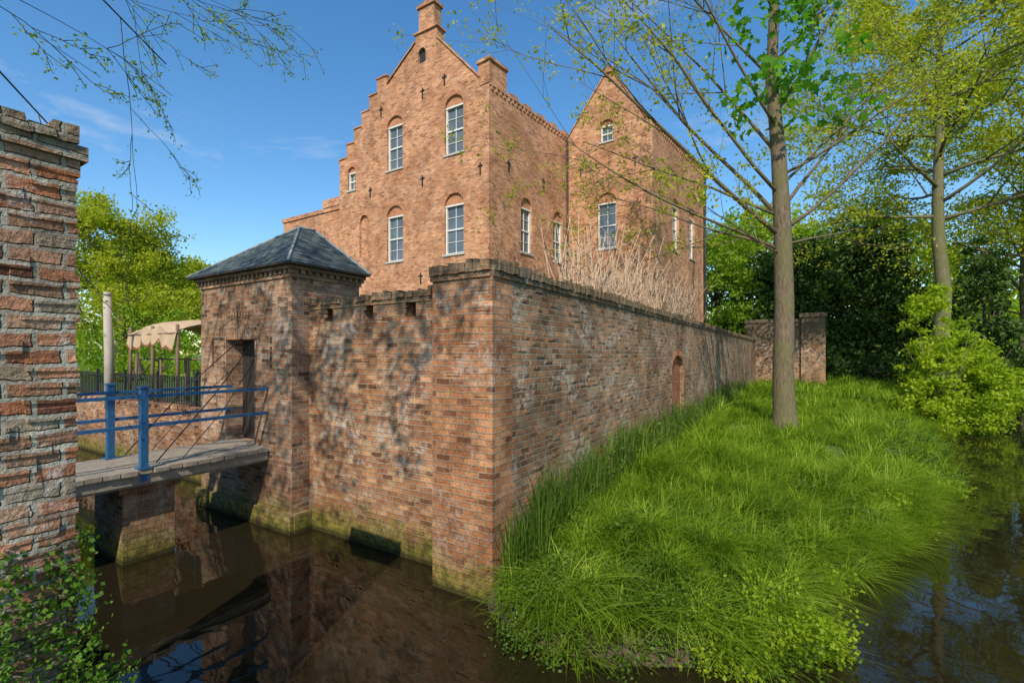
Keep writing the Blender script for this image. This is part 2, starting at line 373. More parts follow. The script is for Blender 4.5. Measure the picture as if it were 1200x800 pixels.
# ------------------------------------------------------------------ bridge
br=empty('footbridge',P(-1.9,5.45,1.38))
mb=MB(['wood','iron'])
u=-4.1
while u<.08:
    wd=.19; mb.box(FL,4.75+random.uniform(-.03,.02),6.15+random.uniform(-.02,.02),u,u+wd-.014,1.31,1.375+random.uniform(-.008,.004),0,jit=.003); u+=wd
mb.box(FL,4.85,5.0,-4.1,.1,1.13,1.307,0); mb.box(FL,5.9,6.05,-4.1,.1,1.13,1.307,0)
mb.box(FL,4.80,4.845,-4.1,.08,1.17,1.30,0)
mb.build('deck',br)
mb=MB(['blue'])
for v in (4.83,6.03):
    for uu in (-4.0,-1.73):
        mb.box(FL,v-.045,v+.045,uu-.045,uu+.045,1.2,2.52,0); mb.box(FL,v-.06,v+.06,uu-.06,uu+.06,2.52,2.545,0)
        mb.box(FL,v-.08,v+.08,uu-.08,uu+.08,1.378,1.395,0)
    for z in (2.40,1.98): 
        mb.box(FL,v-.020,v+.020,-4.3,.1,z-.024,z+.024,0)
mb.build('blue_railings',br)
tb=TB()
for v in (4.9,5.98):
    tb.tube([P(.1,v+.3*(1 if v<5.5 else -1),3.3),P(-.7,v+.02,2.4),P(-1.55,v,1.42)],[.010]*3,5)
    tb.tube([P(.1,v+.35*(1 if v<5.5 else -1),2.9),P(-.6,v+.02,2.1),P(-1.2,v,1.42)],[.007]*3,5)
tb.build('chains','iron',br)
mb=MB(['gate'])
mb.box(FL,5.05,6.1,-1.9,-1.25,-1,1.02,0); mb.box(FL,4.98,6.16,-1.96,-1.2,1.02,1.128,0)
mb.build('brick_bridge_pier',br)
# ------------------------------------------------------------------ foreground gate pier (left)
mb=MB(['pier'])
mb.box(FR,-5.3,-3.70,.24,1.25,-1,3.98,0)
mb.box(FR,-5.32,-3.685,.228,1.262,3.98,4.06,0); mb.box(FR,-5.34,-3.655,.205,1.285,4.062,4.14,0)
uu=-5.38
while uu<-3.70:
    mb.box(FR,uu,uu+.10,.19,1.30,4.142,4.142+random.uniform(.05,.11),0,jit=.012); uu+=.106
for k in range(2,46):
    z=k*.088
    if random.random()<.8:
        mb.box(FR,-3.9+random.uniform(-.02,.02),-3.70+random.uniform(.002,.016),.238-random.random()*.012,.40,z+.012,z+.078,0,jit=.006)
proud(mb,FR,70,(-4.6,-3.95),.24,(1.1,3.9),.088,.2,.014)
mb.build('gate_pier')
# ------------------------------------------------------------------ house
H=np.array([-.883,18.0]); Rp=np.array([.615,.788]); n2=np.array([-.788,.615])
F1=Fr(H,L,R); F2=Fr(H,Rp,n2)
O3=H+5.76*Rp; F3=Fr(O3,-L,R); W0=O3+4.07*(-L); F4=Fr(W0,Rp,n2)
hs=empty('stepped_gable_brick_house',(float(H[0]),float(H[1]),1.6))
mb=MB(['house','house2','stone','slate','iron'])
wm=MB(['white','glass','house2','stone'])
def window(fr,wc,wd,z0,z1,zt,d=.14,rows=4,inf=2):
    h=wd/2
    lp=arch(wc,wd,z1,z1,zt)[1:] ; lp=[(wc-h,z1)]+lp[:-1]
    wm.panel(fr,lp,d-.05,inf)
    wm.box(fr,wc-h,wc+h,d-.07,d+.06,z1-.06,z1,0)
    wm.box(fr,wc-h,wc+h,d-.04,d+.06,z0,z0+.06,0)
    wm.box(fr,wc-h,wc-h+.06,d-.04,d+.06,z0+.06,z1-.06,0); wm.box(fr,wc+h-.06,wc+h,d-.04,d+.06,z0+.06,z1-.06,0)
    zm=(z0+z1)/2; wm.box(fr,wc-h+.06,wc+h-.06,d-.02,d+.06,zm-.03,zm+.03,0)
    wm.panel(fr,[(wc-h+.05,z0+.05),(wc+h-.05,z0+.05),(wc+h-.05,z1-.05),(wc-h+.05,z1-.05)],d+.035,1)
    wm.box(fr,wc-.011,wc+.011,d,d+.03,z0+.06,zm-.03,0); wm.box(fr,wc-.011,wc+.011,d,d+.03,zm+.03,z1-.06,0)
    for i in range(rows):
        if i==rows/2: continue
        z=z0+(z1-z0)*i/rows
        if i: wm.box(fr,wc-h+.06,wc+h-.06,d+.002,d+.028,z-.010,z+.010,0)
    wm.box(fr,wc-h-.06,wc+h+.06,-.05,d+.06,z0-.08,z0-.003,3)
def archring(fr,wc,wd,z1,zt,n=14):
    for i in range(n):
        a=math.pi*(i+.5)/n; rx=wd/2+.11; rz=(zt-z1)+.11
        cx=wc+rx*math.cos(a); cz=z1+rz*math.sin(a)
        t_=.10; ca,sa=math.cos(a),math.sin(a); hw=.035
        pts=[(cx-ca*t_-sa*-hw,cz-sa*t_+ca*-hw),(cx+ca*t_-sa*-hw,cz+sa*t_+ca*-hw),(cx+ca*t_-sa*hw,cz+sa*t_+ca*hw),(cx-ca*t_-sa*hw,cz-sa*t_+ca*hw)]
        mb.panel(fr,pts,-.006,1)
steps=[]; w_=5.55; z_=15.42
for k in range(6):
    wn=w_+(.62 if k==0 else .52); steps.append((w_,wn,z_)); w_=wn; z_-= .62
prof=[(0,1),(0,13.35),(.45,13.35),(.45,13.75),(2.62,16.1),(2.62,16.55),(3.81,16.55),(3.81,16.25),(5.5,15.02),(5.55,15.02)]
for a,b,z in steps: prof+=[(a,z),(b,z)]
WL=steps[-1][1]
prof+=[(WL,12.2),(8.77,12.2),(8.77,1)]
pp=[]
for q in prof:
    if not pp or (abs(q[0]-pp[-1][0])+abs(q[1]-pp[-1][1]))>1e-4: pp.append(q)
prof=pp[::-1]
wins1=[(1.72,.95,11.1,13.05,13.45),(5.05,.95,11.15,13.1,13.5),(1.72,.98,7.05,9.05,9.5),(5.05,.98,7.1,9.1,9.55),(7.9,.55,10.75,11.6,11.85)]
holes=[arch(a,b,c,d,e_) for a,b,c,d,e_ in wins1]
niche=arch(7.05,.6,7.5,9.1,9.45); nich2=arch(3.45,.42,15.3,15.7,15.95)
mb.slab(F1,prof,holes+[niche,nich2],0,.45,0,.2)
mb.panel(F1,niche,.12,0); mb.panel(F1,nich2,.12,4)
for a,b,c,d,e_ in wins1: window(F1,a,b,c,d,e_,rows=4 if d-c>1 else 2); archring(F1,a,b,d,e_)
for a,b,z in steps: mb.box(F1,a-.03,b+.04,-.04,.49,z+.003,z+.06,0,jit=.006)
mb.box(F1,WL+.045,8.82,-.05,.5,12.203,12.28,0)
def rake(fr,a,b,w=.08,d0=-.06,d1=.51):
    p=[fr.p(a[0],d0,a[1]+.003),fr.p(b[0],d0,b[1]+.003),fr.p(b[0],d1,b[1]+.003),fr.p(a[0],d1,a[1]+.003)]
    q=[(x,y,z+w) for x,y,z in p]; L_=math.dist(p[0],p[1])
    for A in ([p[0],p[1],q[1],q[0]],[p[2],p[3],q[3],q[2]],q,[p[0],q[0],q[3],p[3]],[p[1],q[1],q[2],p[2]]):
        mb.face(A,[(0,0),(L_,0),(L_,.5 if A is q else w),(0,.5 if A is q else w)],0)
rake(F1,(.45,13.75),(2.62,16.1)); rake(F1,(5.5,15.02),(3.81,16.25))
mb.box(F1,2.55,3.88,-.07,.52,16.553,16.63,0)
mb.box(F1,2.78,3.62,.0,.45,16.633,17.6,0); mb.box(F1,2.70,3.70,-.07,.52,17.6,17.72,0)
mb.box(F1,2.84,3.56,.05,.40,17.72,17.9,0)
wins2=[(2.44,.8,7.3,9.2,9.62),(4.93,.8,7.3,9.2,9.62)]
mb.slab(F2,[(0,1),(5.9,1),(5.9,13.35),(0,13.35)],[arch(*w_) for w_ in wins2],0,.45,0,.2)
for w_ in wins2: window(F2,*w_); archring(F2,w_[0],w_[1],w_[3],w_[4])
mb.box(F2,.03,5.75,-.05,.5,13.353,13.45,0); s_=1.3
while s_<5.6:
    mb.box(F2,s_,s_+.5,-.03,.4,13.453,13.58,0,jit=.01); s_+=1.0
s_=.1
while s_<5.6:
    mb.box(F2,s_,s_+.12,-.04,0,13.2,13.352,0); s_+=.26
mb.box(F2,.0,1.05,-.03,.55,13.453,14.3,0); mb.box(F2,-.06,1.11,-.09,.61,14.3,14.42,0)
F5=Fr(H+8.77*L,Rp,-n2); mb.box(F5,0.5,10,-.45,0,1,12.1,0)
FB=Fr(H+10*Rp,L,R); mb.slab(FB,[(8.77,1),(8.77,12.2),(3.2,16.1),(0,13.2),(0,1)],[],0,.4,0)
rb=MB(['slate'])
def rface(pts):
    a=Vector(pts[0]);b=Vector(pts[1]); ux=(b-a).normalized(); nrm=ux.cross(Vector(pts[2])-a).normalized(); uy=nrm.cross(ux)
    rb.face(pts,[((Vector(q)-a).dot(ux),(Vector(q)-a).dot(uy)) for q in pts],0)
def FP(o,w,s,z,dr=L): 
    q=o+w*dr+s*Rp; return (q[0],q[1],z)
rface([FP(H,.25,.4,13.3),FP(H,.25,10,13.3),FP(H,3.2,10,16.0),FP(H,3.2,.4,16.0)])
rface([FP(H,8.6,10,11.4),FP(H,8.6,.4,11.4),FP(H,3.2,.4,16.0),FP(H,3.2,10,16.0)])
g3=[(-.6,1),(4.07,1),(4.07,13.2),(3.85,13.25),(2.25,15.85),(1.95,15.85),(.0,13.3),(-.6,13.3)]
wins3=[(1.98,.9,7.85,9.95,10.4),(1.98,.6,12.75,13.5,13.75)]
mb.slab(F3,g3,[arch(*w_) for w_ in wins3],0,.4,0,.2)
for w_ in wins3: window(F3,*w_,rows=4 if w_[3]-w_[2]>1 else 2); archring(F3,w_[0],w_[1],w_[3],w_[4])
rake(F3,(3.85,13.25),(2.25,15.85),.08,-.05,.45); rake(F3,(.0,13.3),(1.95,15.85),.08,-.05,.45); mb.box(F3,1.9,2.3,-.06,.46,15.853,16.1,0)
wins4=[(2.95,.85,8.0,10.15,10.5),(5.46,.85,8.0,10.15,10.5)]
mb.slab(F4,[(0,1),(7.6,1),(7.6,13.1),(0,13.1)],[arch(*w_) for w_ in wins4],0,.4,0,.2)
for w_ in wins4: window(F4,*w_); archring(F4,w_[0],w_[1],w_[3],w_[4])
mb.box(F4,.02,7.6,-.05,.4,13.103,13.22,0)
s_=.1
while s_<7.4:
    mb.box(F4,s_,s_+.12,-.04,0,12.95,13.10,0); s_+=.26
FB2=Fr(O3+7.6*Rp,-L,R); mb.slab(FB2,[(-.6,1),(4.07,1),(4.07,13.2),(2.05,15.8),(-.6,13.0)],[],-.4,.4,0)
rface([FP(O3,4.12,.4,13.25,-L),FP(O3,4.12,7.6,13.25,-L),FP(O3,2.1,7.6,15.8,-L),FP(O3,2.1,.4,15.8,-L)])
rface([FP(O3,-.3,7.6,13.0,-L),FP(O3,-.3,.4,13.0,-L),FP(O3,2.1,.4,15.8,-L),FP(O3,2.1,7.6,15.8,-L)])
mb.box(F1,8.77,13.9,.35,5,1,10.15,0); mb.box(F1,8.77,13.96,.29,5,10.153,10.35,0)
mb.box(F1,8.8,10.4,.25,.8,10.353,10.75,0)
mb.box(F1,10.8,12.4,-1.2,.34,1,7.4,0)
def anchor(fr,w,z,h=.45):
    mb.box(fr,w-.022,w+.022,-.045,.0,z-h/2,z+h/2,4)
    mb.box(fr,w-.11,w-.022,-.04,-.002,z+h*.2,z+h*.2+.04,4); mb.box(fr,w+.022,w+.11,-.04,-.002,z+h*.2,z+h*.2+.04,4)
for w,z in ((2.2,14.2),(5.9,13.9),(3.4,14.0),(3.4,10.3),(.4,10.2),(6.6,10.4),(3.5,6.2)): anchor(F1,w,z)
for w,z in ((1.2,10.6),(3.7,10.6)): anchor(F2,w,z)
for w,z in ((.7,11.6),(3.3,11.6)): anchor(F3,w,z)
mb.build('walls',hs); wm.build('windows',hs); rb.build('roofs',hs)
tb=TB(); tb.tube([F4.p(7.45,-.1,13.1),F4.p(7.45,-.1,1.5)],[.06,.06],8); tb.tube([F2.p(5.6,-.1,13.3),F2.p(5.6,-.1,1.5)],[.05,.05],8); tb.build('rain_pipes','iron',hs)
# ------------------------------------------------------------------ terrain
def seg_dist(x,y,pl,closed):
    d=np.full(x.shape,1e9); n=len(pl)
    for i in range(n if closed else n-1):
        a=np.array(pl[i][:2]);b=np.array(pl[(i+1)%n][:2]); ab_=b-a; t=((x-a[0])*ab_[0]+(y-a[1])*ab_[1])/(ab_@ab_); t=np.clip(t,0,1)
        d=np.minimum(d,np.hypot(x-a[0]-t*ab_[0],y-a[1]-t*ab_[1]))
    return d
def inside(x,y,pl):
    r=np.zeros(x.shape,bool); n=len(pl)
    for i in range(n):
        x1,y1=pl[i][:2]; x2,y2=pl[(i+1)%n][:2]
        if y1==y2: continue
        c=((y1>y)!=(y2>y))&(x<(x2-x1)*(y-y1)/(y2-y1)+x1); r^=c
    return r
def sm(a,b,x):
    t=np.clip((x-a)/(b-a),0,1); return t*t*(3-2*t)
edge=[P(.2,.25)[:2],(-.22,5.42),(-.02,5.0),(.3,4.72),(.9,4.5),(1.6,4.42),(2.4,4.45),(3.2,4.9),(3.65,5.5),(3.75,5.9),(4.6,6.2),(5.2,6.7),(6.7,7.6),(8.3,9.2),(10.5,11.2),(12.4,13.6),(15.3,16.8),(17.6,20),(21.5,25.5),(29,34),(43,50),(66,76)]
Bp=edge+[P(90,.25)[:2]]
Mp=[P(-3.82,45)[:2],P(-3.82,-6)[:2],(9,-3),(14,2),(34,22),(62,52),(78,70),(70,78),(45,62),P(45,2)[:2],P(25,20)[:2],P(6,45)[:2]]
def vnoise(x,y,s,seed=0):
    return (np.sin(x*s*1.3+seed+1.7*np.sin(y*s*.7+seed))+np.sin(y*s*1.7+seed*2+1.3*np.sin(x*s*.9)))*.25
def bank(x,y):
    ins=inside(x,y,Bp); d=seg_dist(x,y,edge[1:],False)
    d=d+vnoise(x,y,2.3,3)*.14
    h=-.06+.30*sm(0,.22,d)+.36*sm(.15,1.2,d)+.20*sm(1,4,d)+(vnoise(x,y,1.4)*.26+vnoise(x,y,3.7,2)*.12)*sm(.3,1.5,d)
    return np.where(ins,h,-.06-np.minimum(d*1.6,1.2))
def terrain(x,y):
    u=(x-C0[0])*R[0]+(y-C0[1])*R[1]; v=(x-C0[0])*L[0]+(y-C0[1])*L[1]
    hb=bank(x,y)
    dc=np.minimum(np.minimum(u-.82,v-.3),34.3-u); hc=-1.2+2.8*sm(0,.22,dc)
    im=inside(x,y,Mp); dm=seg_dist(x,y,Mp,True); dm=np.where(im,-dm,dm)
    ho=-1.2+2.55*sm(-.15,.3,dm)+vnoise(x,y,.25,5)*.25*sm(1,8,dm)
    return np.maximum(np.maximum(hb,hc),ho)
def axis(a,b,st,far):
    c=list(np.arange(a,b,st)); s=st; x=c[-1]
    while x<far: s*=1.18; x+=s; c.append(x)
    s=st; x=a; pre=[]
    while x>-far: s*=1.18; x-=s; pre.append(x)
    return np.array(pre[::-1]+c)
ax=axis(-14,26,.17,900); ay=axis(-3,32,.17,900)
X,Y=np.meshgrid(ax,ay); Z=terrain(X,Y)
V=np.stack([X,Y,Z],-1).reshape(-1,3); nx=len(ax); ny=len(ay)
ii=(np.arange(ny-1)[:,None]*nx+np.arange(nx-1)[None,:]).ravel()
Fq=np.stack([ii,ii+1,ii+nx+1,ii+nx],1)
def fast(name,V,F,mat,rnd=None,smooth=False,parent=None,center=True):
    k=F.shape[1]; me=bpy.data.meshes.new(name); loc=np.zeros(3)
    if parent is None and center:
        mn=V.min(0);mx=V.max(0); loc=np.array([(mn[0]+mx[0])/2,(mn[1]+mx[1])/2,mn[2]]); V=V-loc
    me.vertices.add(len(V)); me.vertices.foreach_set('co',V.astype('f').ravel())
    me.loops.add(F.size); me.loops.foreach_set('vertex_index',F.astype('i').ravel())
    me.polygons.add(len(F)); me.polygons.foreach_set('loop_start',np.arange(0,F.size,k,dtype='i'))
    try: me.polygons.foreach_set('loop_total',np.full(len(F),k,dtype='i'))
    except Exception: pass
    if smooth: me.polygons.foreach_set('use_smooth',np.ones(len(F),bool))
    me.update(calc_edges=True)
    if rnd is not None:
        a=me.attributes.new('rnd','FLOAT','POINT'); a.data.foreach_set('value',rnd.astype('f'))
    ob=finish(name,me,[mat],parent=parent); ob.location=tuple(loc); return ob
def groundmat():
    m=bpy.data.materials.new('ground_soil_grass'); t=NT(m); pos=t.pos()
    f,_=t.noise(pos,1.2,5,.7); f2,_=t.noise(pos,14,4,.7)
    gr=t.ramp(f2,[(.3,(.03,.06,.010)),(.55,(.08,.14,.018)),(.75,(.13,.19,.03))])
    so=t.ramp(f2,[(.3,(.04,.027,.014)),(.7,(.12,.085,.05))])
    sx=t.n('ShaderNodeSeparateXYZ'); t.l(pos,sx.inputs[0])
    k=t.mrange(t.math('ADD',sx.outputs['Z'],t.math('MULTIPLY',f,.4)),.35,.6)
    c=t.mix(k,so,gr)
    bp=t.n('ShaderNodeBump'); bp.inputs['Distance'].default_value=.05; t.l(f2,bp.inputs['Height'])
    p=t.n('ShaderNodeBsdfPrincipled'); t.l(c,p.inputs['Base Color']); p.inputs['Roughness'].default_value=.95; t.l(bp.outputs[0],p.inputs['Normal']); t.out(p.outputs[0]); return m
M['ground']=groundmat()
fast('ground',V,Fq,'ground',smooth=True,center=False)
def watermat():
    m=bpy.data.materials.new('moat_water'); t=NT(m); pos=t.pos()
    f,_=t.noise(pos,2.0,2,.5,.4); f2,_=t.noise(pos,.5,2)
    mp=t.n('ShaderNodeMath',operation='MULTIPLY_ADD'); t.l(f2,mp.inputs[0]); mp.inputs[1].default_value=1.2; t.l(f,mp.inputs[2])
    bp=t.n('ShaderNodeBump'); bp.inputs['Strength'].default_value=.3; bp.inputs['Distance'].default_value=.013; t.l(mp.outputs[0],bp.inputs['Height'])
    c=t.mix(f2,g((.010,.008,.004)),g((.022,.016,.007)))
    p=t.n('ShaderNodeBsdfPrincipled'); t.l(c,p.inputs['Base Color']); p.inputs['Roughness'].default_value=.025; p.inputs['IOR'].default_value=1.4; p.inputs['Specular IOR Level'].default_value=.7; t.l(bp.outputs[0],p.inputs['Normal']); t.out(p.outputs[0]); return m
M['water']=watermat()
wv=np.array([(-70,-20,0),(110,-20,0),(110,110,0),(-70,110,0)],float); fast('moat_water',wv,np.array([[0,1,2,3]]),'water')
# ------------------------------------------------------------------ grass
def blades(x,y,z,length,width,az,lean,rn):
    n=len(x); S=np.array([0,.4,.75,1.0]); dx=np.cos(az);dy=np.sin(az)
    V=np.zeros((n,7,3)); px=-dy; py=dx; k=0
    for i,s in enumerate(S):
        out=length*lean*(s**1.7); up=length*(s-.62*lean*s*s)
        cx=x+dx*out; cy=y+dy*out; cz=z+up
        w=width*(1-s)*.5+width*.12 if i<3 else 0
        if i<3:
            V[:,k]=np.stack([cx-px*w,cy-py*w,cz],1); V[:,k+1]=np.stack([cx+px*w,cy+py*w,cz],1); k+=2
        else: V[:,k]=np.stack([cx,cy,cz],1)
    b=(np.arange(n)*7)[:,None]
    F=np.concatenate([b+np.array([[0,1,3]]),b+np.array([[0,3,2]]),b+np.array([[2,3,5]]),b+np.array([[2,5,4]]),b+np.array([[4,5,6]])])
    V=V.reshape(-1,3)
    return V,F,np.repeat(rn,7)
def bank_points(n,ymin,ymax,xmin,xmax,dmin=.02,dmax=99):
    x=rng.uniform(xmin,xmax,n*3); y=rng.uniform(ymin,ymax,n*3)
    v=(x-C0[0])*L[0]+(y-C0[1])*L[1]
    ok=inside(x,y,Bp)&(v<-.03)
    x=x[ok];y=y[ok]; d=seg_dist(x,y,edge[1:],False); k=(d>dmin)&(d<dmax); return x[k][:n],y[k][:n],d[k][:n]
parts=[]
def tussocks(nt,nb,ymin,ymax,xmin,xmax,lm,wm_,rad,lo=.4,tallp=.22,lm_=.68,tcr=(0,1),dmax=99,front=.7):
    cx,cy,cd=bank_points(nt,ymin,ymax,xmin,xmax,.03,dmax); n=len(cx)
    tl=lm*rng.uniform(lo,1.05,n)*(1+.5*(rng.uniform(size=n)<tallp)); tc=rng.uniform(*tcr,n)
    tl*=np.where((cy<5.6)&(cx<3.2),front,1)
    idx=np.repeat(np.arange(n),nb); m=len(idx)
    az=rng.uniform(0,2*math.pi,m); rr=rng.uniform(0,1,m)**.6*rad*rng.uniform(.6,1.3,n)[idx]
    x=cx[idx]+np.cos(az)*rr; y=cy[idx]+np.sin(az)*rr
    v=(x-C0[0])*L[0]+(y-C0[1])*L[1]; k=v<-.02; x=x[k];y=y[k];az=az[k];idx=idx[k];rr=rr[k]; m=len(x)
    az=az+rng.normal(0,.7,m)
    ax_=np.cos(az)+.4; ay_=np.sin(az)-.4; az=np.arctan2(ay_,ax_)
    z=np.maximum(bank(x,y),-.02)
    lean=np.clip(rng.normal(lm_,.25,m)+rr/rad*.2,.1,1.25)
    ln=tl[idx]*rng.uniform(.6,1.2,m); rn=np.clip(tc[idx]*.7+rng.uniform(-.05,.35,m),0,1)
    parts.append(blades(x,y,z,ln,wm_*rng.uniform(.7,1.3,m),az,lean,rn))
tussocks(950,62,4.2,10,-.4,10,.50,.010,.15)
tussocks(22,120,4.9,10,.3,9,.75,.011,.10,.7,.3,.75,(.4,1))
tussocks(170,60,4.2,9,-.3,8,.62,.010,.12,.6,.3,.95,(.2,1),.45,1.0)   # overhanging the water
tussocks(1100,44,8,20,2,19,.54,.015,.22)
tussocks(60,70,8,22,2,20,.85,.017,.15,.7,.3,.7,(.4,1))
tussocks(1200,22,18,48,8,45,.72,.035,.4)
def join(parts):
    Vs=[];Fs=[];Rs=[];o=0
    for V,F,r in parts: Vs.append(V);Fs.append(F+o);Rs.append(r);o+=len(V)
    return np.concatenate(Vs),np.concatenate(Fs),np.concatenate(Rs)
V,F,r=join(parts); fast('bank_grass',V,F,'grass',r)
n=190; cu=np.concatenate([rng.uniform(.1,9,n),rng.uniform(9,24,120)]); n=len(cu); cv=-rng.uniform(.06,.5,n)
idx=np.repeat(np.arange(n),16); m=len(idx); uu_=cu[idx]+rng.normal(0,.06,m); vv_=np.minimum(cv[idx]+rng.normal(0,.05,m),-.03)
x=C0[0]+uu_*R[0]+vv_*L[0]; y=C0[1]+uu_*R[1]+vv_*L[1]; tl=rng.uniform(.5,1.25,n)
V,F,r=blades(x,y,bank(x,y),tl[idx]*rng.uniform(.6,1.1,m),.022*rng.uniform(.6,1.3,m),rng.uniform(0,6.28,m),np.clip(rng.normal(.22,.12,m),.02,.6),np.clip(rng.uniform(0,.7,n)[idx]+rng.uniform(0,.2,m),0,1)); fast('tall_wall_weeds',V,F,'herb',r)
n=110; cu=rng.uniform(.3,26,n); cv=rng.uniform(.05,.5,n); idx=np.repeat(np.arange(n),12); m=len(idx)
uu_=cu[idx]+rng.normal(0,.06,m); vv_=np.clip(cv[idx]+rng.normal(0,.05,m),.0,.5); x=C0[0]+uu_*R[0]+vv_*L[0]; y=C0[1]+uu_*R[1]+vv_*L[1]
V,F,r=blades(x,y,np.full(m,4.08),rng.uniform(.08,.26,n)[idx]*rng.uniform(.6,1.2,m),np.full(m,.009),rng.uniform(0,6.28,m),rng.uniform(.2,1,m),rng.uniform(0,1,m)); fast('wall_top_grass',V,F,'dry',r)
# ------------------------------------------------------------------ leaves
def leaf_geo(c,size,flat=.0,tc=None,asp=.55):
    n=len(c); a=rng.normal(size=(n,3)); a[:,2]*=(1-flat); a/=np.linalg.norm(a,axis=1)[:,None]
    b=rng.normal(size=(n,3)); b[:,2]*=(1-flat); b-=a*(a*b).sum(1)[:,None]; b/=np.linalg.norm(b,axis=1)[:,None]
    s=(size*rng.uniform(.6,1.35,n))[:,None]
    V=np.stack([c-a*s,c-b*s*asp+a*s*.1,c+a*s,c+b*s*asp+a*s*.1],1).reshape(-1,3)
    F=(np.arange(n)*4)[:,None]+np.array([[0,1,2,3]])
    r=rng.uniform(0,1,n) if tc is None else np.clip(tc*.6+rng.uniform(0,.4,n),0,1)
    return V,F,np.repeat(r,4)
def star_leaf(c,size):
    n=len(c); a=rng.normal(size=(n,3)); a[:,2]-=.6; a/=np.linalg.norm(a,axis=1)[:,None]
    b=rng.normal(size=(n,3)); b-=a*(a*b).sum(1)[:,None]; b/=np.linalg.norm(b,axis=1)[:,None]
    s=(size*rng.uniform(.6,1.3,n))[:,None]
    pr=[(-.6,.0),(-.45,.45),(-.1,.3),(.1,.85),(.35,.3),(1.0,0),(.35,-.3),(.1,-.85),(-.1,-.3),(-.45,-.45)]
    V=np.stack([c+a*s*p+b*s*q for p,q in pr],1).reshape(-1,3)
    F=(np.arange(n)*10)[:,None]+np.arange(10)[None,:]
    return V,F,np.repeat(rng.uniform(0,1,n),10)
def crown_pts(ells,nclump,nleaf,spread):
    ells=[(np.array(c,float),np.array(r_,float)) for c,r_ in ells]
    vol=np.array([r_.prod()**(2/3) for c,r_ in ells]); vol/=vol.sum()
    out=[];tc=[]
    for (c,r_),w in zip(ells,vol):
        k=max(3,int(nclump*w)); d=rng.normal(size=(k,3)); d/=np.linalg.norm(d,axis=1)[:,None]
        rad=rng.uniform(.55,1.12,k)**.8; cc=c+d*rad[:,None]*r_
        sp=spread*rng.uniform(.5,1.4,k); t=rng.uniform(0,1,k)
        idx=np.repeat(np.arange(k),nleaf)
        out.append(cc[idx]+rng.normal(size=(len(idx),3))*sp[idx][:,None]*np.array([1,1,.6])); tc.append(t[idx])
    return np.concatenate(out),np.concatenate(tc)
def grow(tb,p,d,Ln,r,lev,mx,nch,tips,up=.04,wob=.12,ang=.7,seg=5,rf=.55,lf=.6,tipn=3,rmin=.004):
    p=np.array(p,float); d=np.array(d,float); d/=np.linalg.norm(d); pts=[p.copy()];rad=[r]
    for i in range(seg):
        d=d+rng.normal(0,wob,3)+np.array([0,0,up]); d/=np.linalg.norm(d); p=p+d*Ln/seg; pts.append(p.copy()); rad.append(max(rmin*.7,r*(1-(i+1)/seg*.75)))
    tb.tube(pts,rad,8 if r>.1 else (5 if r>.02 else 3))
    if lev>=mx-1:
        for k in range(tipn): 
            i=rng.integers(1,len(pts)); tips.append(pts[i]+rng.normal(0,.03,3))
        tips.append(pts[-1])
    if lev<mx:
        for k in range(nch):
            f=rng.uniform(.25,1); i=min(seg-1,int(f*seg)); q=pts[i]+(pts[i+1]-pts[i])*rng.uniform(0,1)
            dd=(pts[i+1]-pts[i]); dd/=np.linalg.norm(dd); s=rng.normal(size=3); s-=dd*(s@dd); s/=np.linalg.norm(s)
            a=ang*rng.uniform(.6,1.3); grow(tb,q,dd*math.cos(a)+s*math.sin(a),Ln*lf*rng.uniform(.7,1.2),max(rmin,rad[i]*rf),lev+1,mx,nch,tips,up,wob,ang,max(3,seg-1),rf,lf,tipn,rmin)
    return pts
rng=np.random.default_rng(42)
bx,by=7.97,13.7; bz=float(bank(np.array([bx]),np.array([by]))[0])
e_=empty('sycamore_tree',(bx,by,bz)); tb=TB(); tips=[]
tp=[(bx,by,bz-.3),(bx,by,bz),(bx-.02,by,bz+.5),(bx-.06,by,2.5),(bx-.02,by,4.5),(bx-.08,by,6.8),(bx-.2,by,9),(bx-.34,by+.1,11),(bx-.32,by,13.2),(bx-.2,by,16),(bx-.1,by,19)]
tr=[.52,.39,.31,.275,.255,.235,.195,.16,.13,.09,.03]
tb.tube(tp,tr,14)
def limb(z,vec,Ln,r,mx=3,nch=4,**k):
    x=np.interp(z,[q[2] for q in tp],[q[0] for q in tp]); return grow(tb,(x,by,z),vec,Ln,r,1,mx,nch,tips,**k)
mainl=[(6.4,(-1,-.1,.62),8.6,.075),(6.9,(-.8,.3,.95),8.5,.07),(7.6,(-1,-.35,.75),7.2,.06),(6.6,(1,-.15,.75),5.6,.06),(7.2,(.75,.3,1.0),6.2,.06),(8.2,(.9,-.2,.5),5.0,.05),(8.8,(-.7,.4,1.1),7,.055),(9.6,(-.9,-.3,.9),6.5,.05),(10,(.6,-.3,1.1),6,.05),(11,(-.8,.1,.9),6,.045),(11.5,(.8,.2,.9),5,.04),(6.1,(-.9,.5,.35),5.5,.045),(6.2,(.9,.5,.35),4.5,.04),(13,(-.7,-.2,1),5,.04),(13.5,(.7,0,1),5,.04),(5.9,(-1,-.5,.25),4.2,.03),(7.0,(-1,.1,.45),6.5,.05),(7.9,(1,.2,.8),6,.05),(6.0,(-1,.0,.40),7.5,.055)]
for z,v_,l_,r_ in mainl: limb(z,v_,l_,r_,3,5,up=.02,wob=.05,ang=.55,seg=6,rf=.5,lf=.5,rmin=.007)
tb.build('trunk_and_branches','bark',e_)
tips=np.array(tips)
wgt=np.where(tips[:,0]<5.2,1.0,.6); sel=tips[rng.uniform(size=len(tips))<wgt]
idx=np.repeat(np.arange(len(sel)),7); c=sel[idx]+rng.normal(0,.13,(len(idx),3)); V,F,r=leaf_geo(c,.055); fast('young_leaves',V,F,'spring',r,parent=e_)
c=[]
